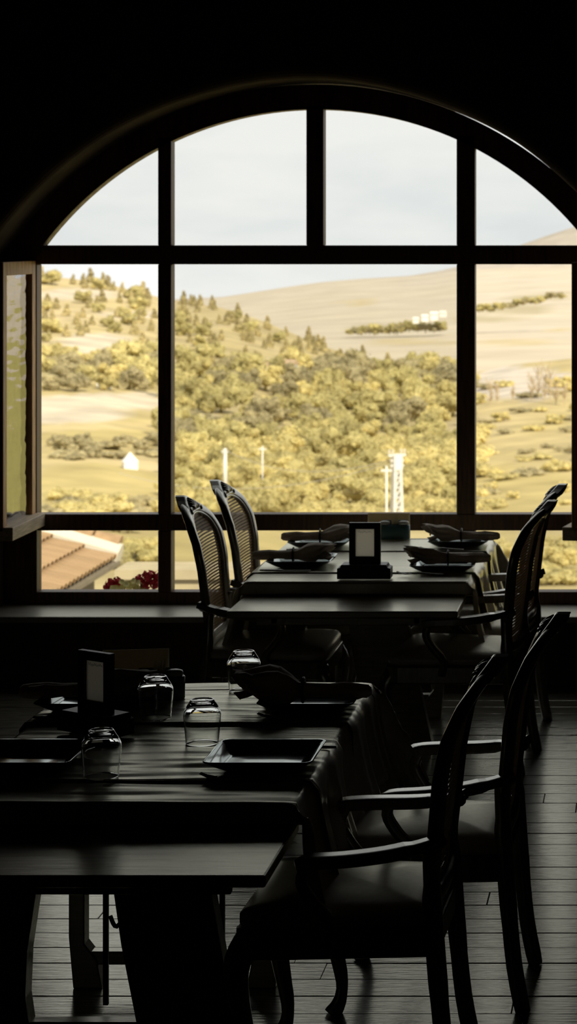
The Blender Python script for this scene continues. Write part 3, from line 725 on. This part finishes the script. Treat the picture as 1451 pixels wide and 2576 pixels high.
# ------------------------------------------------------------------ chairs
BX = [(.44, -.228), (.60, -.24), (.70, -.252), (.82, -.266), (.92, -.287), (1.0, -.318), (1.05, -.348), (1.12, -.402)]
def bsurf(y, z, off=0): return Vector((lerp(BX, z)+.30*y*y+off, y, z))
def make_chair():
    c = empty('cane_armchair')
    half = [(0, .505), (.10, .505), (.172, .525), (.198, .60), (.212, .72), (.228, .84), (.224, .92), (.185, .992), (.10, 1.038), (0, 1.052)]
    loop = [(y, z) for y, z in half]+[(-y, z) for y, z in half[-2:0:-1]]
    L2 = [(p.x, p.y) for p in cr([(y, z, 0) for y, z in loop], 4, True)]; n = len(L2)
    rings = []; bead = []
    cen = Vector((0, .78))
    for i in range(n):
        p = Vector(L2[i]); t = Vector(L2[(i+1) % n])-Vector(L2[i-1]); t.normalize(); nrm = Vector((t.y, -t.x))
        if nrm.dot(p-cen) < 0: nrm = -nrm
        ring = []
        for k in range(10):
            a = 2*PI*k/10; u = .025*math.copysign(abs(math.cos(a))**.7, math.cos(a)); w = .019*math.copysign(abs(math.sin(a))**.7, math.sin(a))
            q = p+nrm*u; ring.append(bsurf(q.x, q.y, w))
        rings.append(ring); q = p-nrm*.027; bead.append(bsurf(q.x, q.y, .008))
    MB().rings(rings, (False, False), True).build('back_frame', M['chair'], c, True)
    MB().tube(bead, .006, 6, True).build('back_bead', M['chair'], c, True)
    # cane web: strands woven both ways, clipped to the frame
    inner = []
    for i in range(n):
        p = Vector(L2[i]); t = Vector(L2[(i+1) % n])-Vector(L2[i-1]); t.normalize(); nrm = Vector((t.y, -t.x))
        if nrm.dot(p-cen) < 0: nrm = -nrm
        inner.append(p-nrm*.016)
    def span(v, ax):
        hit = []
        for i in range(n):
            a, b = inner[i], inner[(i+1) % n]
            if (a[ax]-v)*(b[ax]-v) <= 0 and a[ax] != b[ax]: k = (v-a[ax])/(b[ax]-a[ax]); hit.append(a[1-ax]+(b[1-ax]-a[1-ax])*k)
        return (min(hit), max(hit)) if len(hit) > 1 else None
    mb = MB(); sp, w = .0150, .0024
    for k in range(-14, 15):
        y = k*sp; s = span(y, 0)
        if not s: continue
        m = 14; A = []; B = []
        for i in range(m+1):
            z = s[0]+(s[1]-s[0])*i/m; A.append(bsurf(y-w, z, .0004)); B.append(bsurf(y+w, z, .0004))
        mb.grid([A, B])
    z = .515
    while z < 1.05:
        s = span(z, 1)
        if s:
            A = []; B = []
            for i in range(9):
                y = s[0]+(s[1]-s[0])*i/8; A.append(bsurf(y, z-w*1.55, -.0004)); B.append(bsurf(y, z+w*1.55, -.0004))
            mb.grid([A, B])
        z += .0130
    o = mb.build('cane_panel', M['cane'], c); so = o.modifiers.new('thick', 'SOLIDIFY'); so.thickness = .0007
    # carved crest
    mb = MB()
    prof = [(-.115, 1.040), (-.09, 1.064), (-.055, 1.078), (-.02, 1.094), (0, 1.098), (.02, 1.094), (.055, 1.078), (.09, 1.064), (.115, 1.040), (.06, 1.030), (0, 1.034), (-.06, 1.030)]
    fr = [bsurf(y, z, .020) for y, z in prof]; bk = [bsurf(y, z, -.024) for y, z in prof]; m = len(prof)
    mb.add(fr+bk, [tuple(range(m)), tuple(range(2*m-1, m-1, -1))]+[(i, i+m, (i+1) % m+m, (i+1) % m) for i in range(m)])
    cb = mb.build('crest_block', M['chair'], c, bevel=.005)
    mb = MB()
    for k in range(-3, 4):
        a = k*.33; l = .050-.004*abs(k); p0 = (math.sin(a)*.012+k*.006, 1.042); p1 = (math.sin(a)*l+k*.008, 1.040+math.cos(a)*l*.98)
        pts = [bsurf(p0[0]+(p1[0]-p0[0])*t, p0[1]+(p1[1]-p0[1])*t, .022+.008*math.sin(PI*t)) for t in (0, .25, .5, .75, 1)]
        mb.tube(pts, [.003, .007, .0085, .007, .002], 7)
        pts = [bsurf(q.y, q.z, -.024) for q in pts]; mb.tube(pts, [.003, .006, .007, .006, .002], 6)
    for s in (-1, 1):
        mb.tube([bsurf(s*y, z, .021) for y, z in ((.05, 1.046), (.075, 1.05), (.095, 1.044), (.098, 1.034), (.088, 1.030))], [.007, .007, .006, .005, .003], 7)
    mb.build('leaf_carving', M['chair'], cb, True)
    # seat
    def srect(x0, x1, wf, wb, z, inset=0):
        pts = []
        for (cx, cy, a0) in ((x1-.06, wf-.06, 0), (x0+.04, wb-.04, 90), (x0+.04, -(wb-.04), 180), (x1-.06, -(wf-.06), 270)):
            rad = .06 if cx > 0 else .04
            for k in range(5):
                a = math.radians(a0+90*k/4); pts.append((cx+(rad-inset)*math.cos(a), cy+(rad-inset)*math.sin(a), z))
        return pts
    MB().rings([srect(-.245, .27, .275, .235, .372), srect(-.245, .27, .275, .235, .445)]).build('seat_rail', M['chair'], c, bevel=.006)
    R0 = []
    for ins, z in ((.006, .446), (-.001, .456), (-.001, .474), (.012, .488)): R0.append(srect(-.235, .262, .268, .228, z, ins))
    base = R0[-1]; cxm = sum(p[0] for p in base)/len(base)
    for k, z in ((.8, .498), (.55, .507), (.25, .511), (.02, .512)): R0.append([(cxm+(p[0]-cxm)*k, p[1]*k, z) for p in base])
    MB().rings(R0).build('seat_cushion', M['seat'], c, True)
    for s in (-1, 1):
        MB().tube(cr([(-.222, .205*s, .66), (-.226, .208*s, .55), (-.232, .208*s, .45), (-.243, .206*s, .30), (-.260, .208*s, .13), (-.285, .212*s, 0)], 3), [.021]*4+[.026]*6+[.024]*5+[.022], 8).build('leg', M['chair'], c, True)
        MB().tube(cr([(.235, .225*s, .42), (.262, .24*s, .36), (.262, .242*s, .29), (.242, .236*s, .18), (.226, .232*s, .09), (.232, .236*s, .035), (.252, .244*s, .0)], 3),
                  [.034, .035, .036, .036, .034, .032, .030, .027, .025, .023, .021, .020, .018, .017, .018, .020, .022, .025, .026], 10).build('leg', M['chair'], c, True)
        a = MB().tube(cr([(-.262, .222*s, .672), (-.205, .236*s, .655), (-.12, .262*s, .641), (-.02, .284*s, .633), (.065, .287*s, .628), (.100, .280*s, .620)], 4), [.022]*6+[.027]*12+[.028, .026, .018], 16, flat=.62, up=(0, 0, 1), sq=.28).build('armrest', M['chair'], c, False)
        MB().tube(cr([(.075, .283*s, .620), (.09, .283*s, .575), (.06, .278*s, .52), (.02, .270*s, .47), (.03, .262*s, .41)], 4), .017, 8).build('arm_support', M['chair'], c, True)
        MB().blob((-.247, .214*s, .660), .020, 2, 0, 1, 0, (1, 1, 1)).build('arm_joint', M['chair'], c, True)
    return c
ch0 = make_chair()
chairs = [(-.790, 5.915, PI-.03, 'dark carved armchair nearest the camera on the right of the nearest table'),
          (-.655, 6.575, PI-.03, 'dark carved armchair pulled back behind the nearest chair, overlapping the floorboards'),
          (-.812, 9.375, PI-.11, 'dark carved armchair on the right of the window table, its near seat'),
          (-.795, 9.985, PI-.10, 'dark carved armchair on the right of the window table, closest to the sill'),
          (-1.625, 9.495, .0, 'cane backed armchair lit from the window, lower and leftmost of the left pair'),
          (-1.600, 10.10, .0, 'cane backed armchair lit from the window, taller looking inner one of the left pair')]
for i, (x, y, a, lb) in enumerate(chairs):
    o = ch0 if i == 0 else copy_tree(ch0)
    o.location = (x, y, 0); o.rotation_euler = (0, 0, a); tag(o, lb, 'armchair', 'cane backed dining armchairs')

# ------------------------------------------------------------------ tableware
def rrect(h, hy, rad, z):
    pts = []
    for (sx, sy, a0) in ((1, 1, 0), (-1, 1, 90), (-1, -1, 180), (1, -1, 270)):
        for k in range(5): a = math.radians(a0+22.5*k); pts.append((sx*(h-rad)+rad*math.cos(a), sy*(hy-rad)+rad*math.sin(a), z))
    return pts
def make_plate():
    p = empty('square_plate')
    MB().rings([rrect(.092, .088, .018, 0), rrect(.100, .096, .018, .002), rrect(.120, .116, .020, .014), rrect(.143, .139, .022, .030), rrect(.147, .143, .022, .0335), rrect(.146, .142, .022, .0355),
                rrect(.140, .136, .021, .0350), rrect(.122, .118, .020, .021), rrect(.108, .104, .018, .0095), rrect(.098, .094, .016, .0075), rrect(.05, .048, .01, .0072)]).build('dish', M['plate'], p, True)
    MB().rings([rrect(.080, .078, .016, -.001), rrect(.078, .076, .016, .003)]).build('foot', M['plate'], p)
    return p
pl0 = make_plate()
plates = [(-1.062, 6.110, 1.0, 'empty black square plate at the near right place of the nearest table'),
          (-1.052, 6.858, 1.0, 'black square plate under the big napkin on the nearest table'),
          (-1.705, 6.110, 1.0, 'empty black square plate cut by the left photo edge'),
          (-1.720, 6.858, 1.0, 'black square plate behind the dark sign stand of the nearest table'),
          (-1.548, 9.825, .95, 'black square plate at the near left place of the window table'),
          (-.915, 9.700, .95, 'black square plate at the near right place of the window table'),
          (-1.555, 10.43, .95, 'black square plate at the far left place of the window table'),
          (-.915, 10.46, .95, 'black square plate at the far right place of the window table')]
for i, (x, y, s, lb) in enumerate(plates):
    o = pl0 if i == 0 else copy_tree(pl0)
    o.location = (x, y, (TZ if y < 8 else TF)+.001); o.scale = (s, s, s); tag(o, lb, 'plate', 'black square plates')

def make_glass():
    out = [(.0445, 0), (.0462, .004), (.0485, .03), (.0515, .062), (.0528, .080), (.0515, .090), (.0450, .104), (.0365, .117), (.0335, .1225), (.0315, .1245)]
    inn = [(.0250, .1130), (.0340, .1080), (.0430, .0990), (.0495, .0885), (.0508, .080), (.0497, .062), (.0467, .03), (.0444, .004), (.0436, .0008)]
    prof = out+[(.0260, .1235), (.0002, .1235)]
    vs = MB(); n = 56; full = [(.0002, .1140)]+inn+[(.0440, 0)]+out[0:]+[(.0290, .1238), (.0250, .1222), (.0002, .1220)]
    o = vs.lathe(full, n, cap=True).build('water_glass', M['glass'], smooth=True); return o
g0 = make_glass()
for i, (x, y, lb) in enumerate([(-1.473, 5.965, 'upside down water glass nearest the leaf, overlapping the left plate'), (-1.284, 6.355, 'upside down water glass at the table middle beside the empty plate'),
                                (-1.491, 6.690, 'upside down water glass in front of the condiment caddy'), (-1.302, 7.095, 'upside down water glass farthest back, left of the big napkin')]):
    o = g0 if i == 0 else g0.copy()
    if i: COL.objects.link(o)
    o.location = (x, y, TZ+.0005); tag(o, lb, 'glass', 'upside down water glasses')

def make_fork():
    f = empty('table_fork')
    cl = cr([(0, 0, .003), (.05, 0, .005), (.10, 0, .010), (.13, 0, .007), (.15, 0, .004)], 4)
    MB().tube(cl, [.0065]*6+[.005]*5+[.0035]*4+[.006, .008], 8, flat=.35, up=(0, 0, 1)).build('handle', M['steel'], f, True)
    for k in range(4):
        y = (k-1.5)*.0058
        MB().tube([(.146, y*.8, .004), (.165, y, .003), (.185, y, .006), (.203, y, .013)], [.0022, .0020, .0018, .001], 6).build('tine', M['steel'], f, True)
    MB().tube([(.140, 0, .004), (.148, 0, .0035), (.155, 0, .0035)], [.006, .0105, .0105], 10, flat=.2, up=(0, 0, 1)).build('neck', M['steel'], f, True)
    return f
def make_knife():
    k = empty('table_knife')
    MB().tube([(0, 0, .005), (.03, 0, .005), (.09, 0, .005), (.10, 0, .005)], [.006, .008, .007, .005], 8, flat=.6, up=(0, 0, 1)).build('handle', M['steel'], k, True)
    MB().prism([(.098, -.006), (.11, -.010), (.19, -.010), (.212, -.004), (.220, .005), (.20, .007), (.098, .006)], 'z', .0035, .0058).build('blade', M['steel'], k, bevel=.0007)
    return k
fk, kn = make_fork(), make_knife()
# (x, y, angle): right hand diners have the fork on the near side, left hand diners on the far side
forks = [(-1.005, 5.930, PI-.08, 'steel fork in front of the empty near right plate'), (-.985, 6.672, PI-.1, 'steel fork in front of the plate with the big napkin'),
         (-1.80, 6.305, .0, 'steel fork beyond the plate at the left photo edge'), (-.90, 9.535, PI-.06, 'steel fork at the near right place of the window table'),
         (-.88, 10.285, PI-.06, 'steel fork at the far right place of the window table')]
knives = [(-.895, 6.285, PI+.03, 'steel knife behind the empty near right plate'), (-.920, 7.03, PI, 'steel knife behind the plate with the big napkin'),
          (-1.845, 5.905, .02, 'steel knife in front of the plate at the left photo edge'), (-1.85, 6.672, .02, 'steel knife left of the nearest sign stand'),
          (-1.70, 9.635, .0, 'steel knife at the near left place of the window table'), (-1.69, 10.27, .0, 'steel knife at the far left place of the window table'),
          (-.80, 10.63, PI+.05, 'steel knife at the far right place of the window table')]
for lst, src, ct, gr in ((forks, fk, 'fork', 'table forks'), (knives, kn, 'knife', 'table knives')):
    for i, (x, y, a, lb) in enumerate(lst):
        o = src if i == 0 else copy_tree(src)
        o.location = (x, y, (TZ if y < 8 else TF)+.001); o.rotation_euler = (0, 0, a); tag(o, lb, ct, gr)

def make_napkin(seed, bulge=1.0):
    rr = random.Random(seed); q = empty('rolled_napkin')
    secs = [(-.185, .010, .006, .030), (-.175, .024, .012, .030), (-.150, .031, .016, .030), (-.11, .034, .018, .031), (-.07, .030, .018, .032), (-.03, .024, .019, .032), (-.008, .020, .020, .032), (.012, .021, .021, .033),
            (.035, .034, .028*bulge, .036), (.065, .046, .036*bulge, .040), (.095, .050, .036*bulge, .042), (.125, .047, .026*bulge, .052), (.15, .040, .017, .064), (.172, .026, .008, .076)]
    rings = []; n = 28; ph = rr.uniform(0, 6)
    for (x, hw, hh, zc) in secs:
        g = max(0, min(1, (x-.01)/.08)); r = []
        for k in range(n):
            a = 2*PI*k/n; rip = 1+(.05+.20*g)*math.sin(5*a+ph+x*14)+.08*g*math.sin(11*a+ph)
            y = hw*rip*math.cos(a); z = zc+hh*rip*math.sin(a); dx = 0
            if x > .14: dx = .022*math.sin(3*a+ph)
            if x < -.1: z += .006*math.sin(9*y/.03)
            r.append((x+dx, y, z+.006*g*noise.noise(Vector((x*30, y*40, seed)))))
        rings.append(r)
    MB().rings(rings).build('linen', M['napkin'], q, True)
    # loose pleat tails fanning out of the open end
    for k in range(4):
        a = (k-1.5)*.34+rr.uniform(-.08, .08); l = rr.uniform(.09, .125); z0 = .035+.012*rr.random()
        c, s = math.cos(a), math.sin(a); P = []
        for i in range(7):
            t = i/6; w = .010+.026*t*(1.25-t); row = []
            for j in range(5):
                v = (j-2)/2; xx = .075+l*t; row.append((xx*1-(0 if t < .99 else abs(v)*.015), 0, 0) and Vector((.075+l*t*c-v*w*s-(.018*abs(v) if t > .9 else 0), l*t*s+v*w*c, z0+.008*math.cos(v*PI)+.012*math.sin(t*3+k)+(.030*t if k % 2 else -.012*t))))
            P.append(row)
        o = MB().grid(P).build('pleat', M['napkin'], q, True); so = o.modifiers.new('thick', 'SOLIDIFY'); so.thickness = .003
    MB().tube([(0, math.cos(2*PI*k/20)*.024, .032+math.sin(2*PI*k/20)*.0235) for k in range(20)], .013, 8, True, flat=.35, up=None).build('napkin_ring', M['ring'], q, True)
    return q
naps = [(-1.075, 6.845, PI-.02, 1.13, 1.35, 'big dark rolled napkin on the right plate of the nearest table'), (-1.735, 6.850, .06, 1.10, 1.3, 'dark rolled napkin hidden behind the nearest sign stand'),
        (-1.585, 9.815, .0, .97, 1.0, 'rolled napkin at the near left place of the window table'), (-.90, 9.715, PI+.06, 1.0, .85, 'rolled napkin at the near right place of the window table'),
        (-1.56, 10.43, .06, .97, 1.0, 'rolled napkin at the far left place of the window table'), (-.905, 10.45, PI-.05, .97, .95, 'rolled napkin at the far right place of the window table')]
for i, (x, y, a, s, bl, lb) in enumerate(naps):
    o = make_napkin(11+i, bl); o.location = (x, y, (TZ if y < 8 else TF)+.016); o.rotation_euler = (0, 0, a); o.scale = (s, s, s); tag(o, lb, 'napkin', 'rolled linen napkins')

def make_sign(loc, rz, label):
    s = empty('sign_stand', loc, rz, label=label, cat='sign stand', group='table sign stands')
    b = MB().prism([(-.112, 0), (.112, 0), (.112, .044), (.100, .048), (.094, .060), (-.094, .060), (-.100, .048), (-.112, .044)], 'y', -.045, .045).build('base', M['black'], s, bevel=.002)
    w, z0, z1, fw = .066, .060, .232, .0265; yb = .004
    for a in (-w, w-fw): MB().box((a, -.008, z0), (a+fw, .012, z1)).build('frame_bar', M['black'], s, bevel=.001)
    for a, c in ((z0, z0+.030), (z1-fw, z1)): MB().box((-w+fw, -.008, a), (w-fw, .012, c)).build('frame_bar', M['black'], s, bevel=.001)
    p = MB().box((-w+fw-.001, .001, z0+.029), (w-fw+.001, .004, z1-fw+.001)).build('printed_card', M['paper'], s)
    mb = MB(); pts = []
    for i in range(220): t = i/219; pts.append((-.030+.058*t+.0022*math.cos(t*62), .0008, .193+.0032*math.sin(t*62)*(1.3-.8*t)+.0018*math.sin(t*17)))
    mb.tube(pts, .0004, 4); mb.build('heading_script', M['ink'], p)
    return s
make_sign((-1.226, 9.46, TF+.001), 0, 'black framed card sign on a notched base, on the window table')
make_sign((-1.622, 6.50, TZ+.001), math.radians(-33), 'black framed card sign on a notched base, turned aside on the nearest table')

def make_caddy(loc, rz, where, sc=1.0):
    c = empty('condiment_caddy', loc, rz, label='dark teal condiment caddy '+where, cat='caddy', group='condiment caddies'); c.scale = (sc, sc, sc)
    def stad(hx, r, z): return [((hx if math.cos(a) > 0 else -hx)+r*math.cos(a), r*math.sin(a), z) for a in [2*PI*k/28+.01 for k in range(28)]]
    MB().rings([stad(.042, .031, 0), stad(.043, .033, .004), stad(.043, .033, .066), stad(.042, .031, .068), stad(.040, .028, .066), stad(.040, .028, .012)]).build('holder', M['caddy'], c, True)
    MB().box((-.060, .022, .060), (.060, .028, .088)).build('back_rail', M['caddy'], c, bevel=.003)
    mat_ = c.matrix_basis.copy()
    for s, nm in ((-1, 'left'), (1, 'right')):
        k = empty('spice_shaker', mat_ @ Vector((s*.045, -.002, .013)), rz, label='teal spice shaker with white cap, %s one in the caddy %s' % (nm, where), cat='shaker', group='spice shakers'); k.scale = (sc, sc, sc)
        MB().lathe([(.018, 0), (.0235, .002), (.0245, .06)], 24).build('jar', M['caddy'], k, True)
        MB().lathe([(.0255, .058), (.0262, .064), (.024, .070), (.014, .0735), (.002, .074)], 24).build('cap', M['capwhite'], k, True)
    k = empty('toothpick_cup', mat_ @ Vector((0, -.004, .013)), rz, label='cup packed with pale toothpicks in the caddy '+where, cat='cup', group='toothpick cups'); k.scale = (sc, sc, sc)
    MB().lathe([(.013, 0), (.017, .002), (.0175, .058), (.0160, .058), (.0155, .006), (.001, .005)], 20).build('cup', M['caddy'], k, True)
    rr = random.Random(5)
    for q in range(34):
        a = rr.uniform(0, 6.28); r = .013*math.sqrt(rr.random()); l = rr.uniform(.094, .108); t = r*.45
        MB().tube([(r*math.cos(a)*.7, r*math.sin(a)*.7, .008), ((r+t)*math.cos(a)*1.15, (r+t)*math.sin(a)*1.15, l-.006), ((r+t)*math.cos(a)*1.2, (r+t)*math.sin(a)*1.2, l)], [.0011, .0011, .0003], 4).build('toothpick', M['pick'], k)
make_caddy((-1.243, 10.66, TF+.001), 0, 'on the window table')
make_caddy((-1.540, 6.955, TZ+.001), .12, 'on the nearest table', 1.06)
def make_menu(loc, rz, label, w=.2, h=.13):
    m = empty('menu_card', loc, rz, label=label, cat='menu', group='folded menu cards')
    MB().add([(-w/2, -.012, 0), (w/2, -.012, 0), (w/2, .004, h), (-w/2, .004, h), (-w/2, -.0095, 0), (w/2, -.0095, 0), (w/2, .0062, h), (-w/2, .0062, h)], [(0, 1, 2, 3), (5, 4, 7, 6), (0, 4, 5, 1), (1, 5, 6, 2), (2, 6, 7, 3), (3, 7, 4, 0)]).build('front_leaf', M['card'], m)
    MB().add([(-w/2, .030, 0), (w/2, .030, 0), (w/2, .0068, h), (-w/2, .0068, h), (-w/2, .0325, 0), (w/2, .0325, 0), (w/2, .009, h), (-w/2, .009, h)], [(0, 1, 2, 3), (5, 4, 7, 6), (0, 4, 5, 1), (1, 5, 6, 2), (2, 6, 7, 3), (3, 7, 4, 0)]).build('back_leaf', M['card'], m)
make_menu((-1.275, 10.71, TF+.001), 0, 'cream folded menu card standing behind the window table caddy', .20, .115)
make_menu((-1.640, 7.08, TZ+.001), .15, 'cream folded menu card standing behind the nearest table caddy', .205, .130)
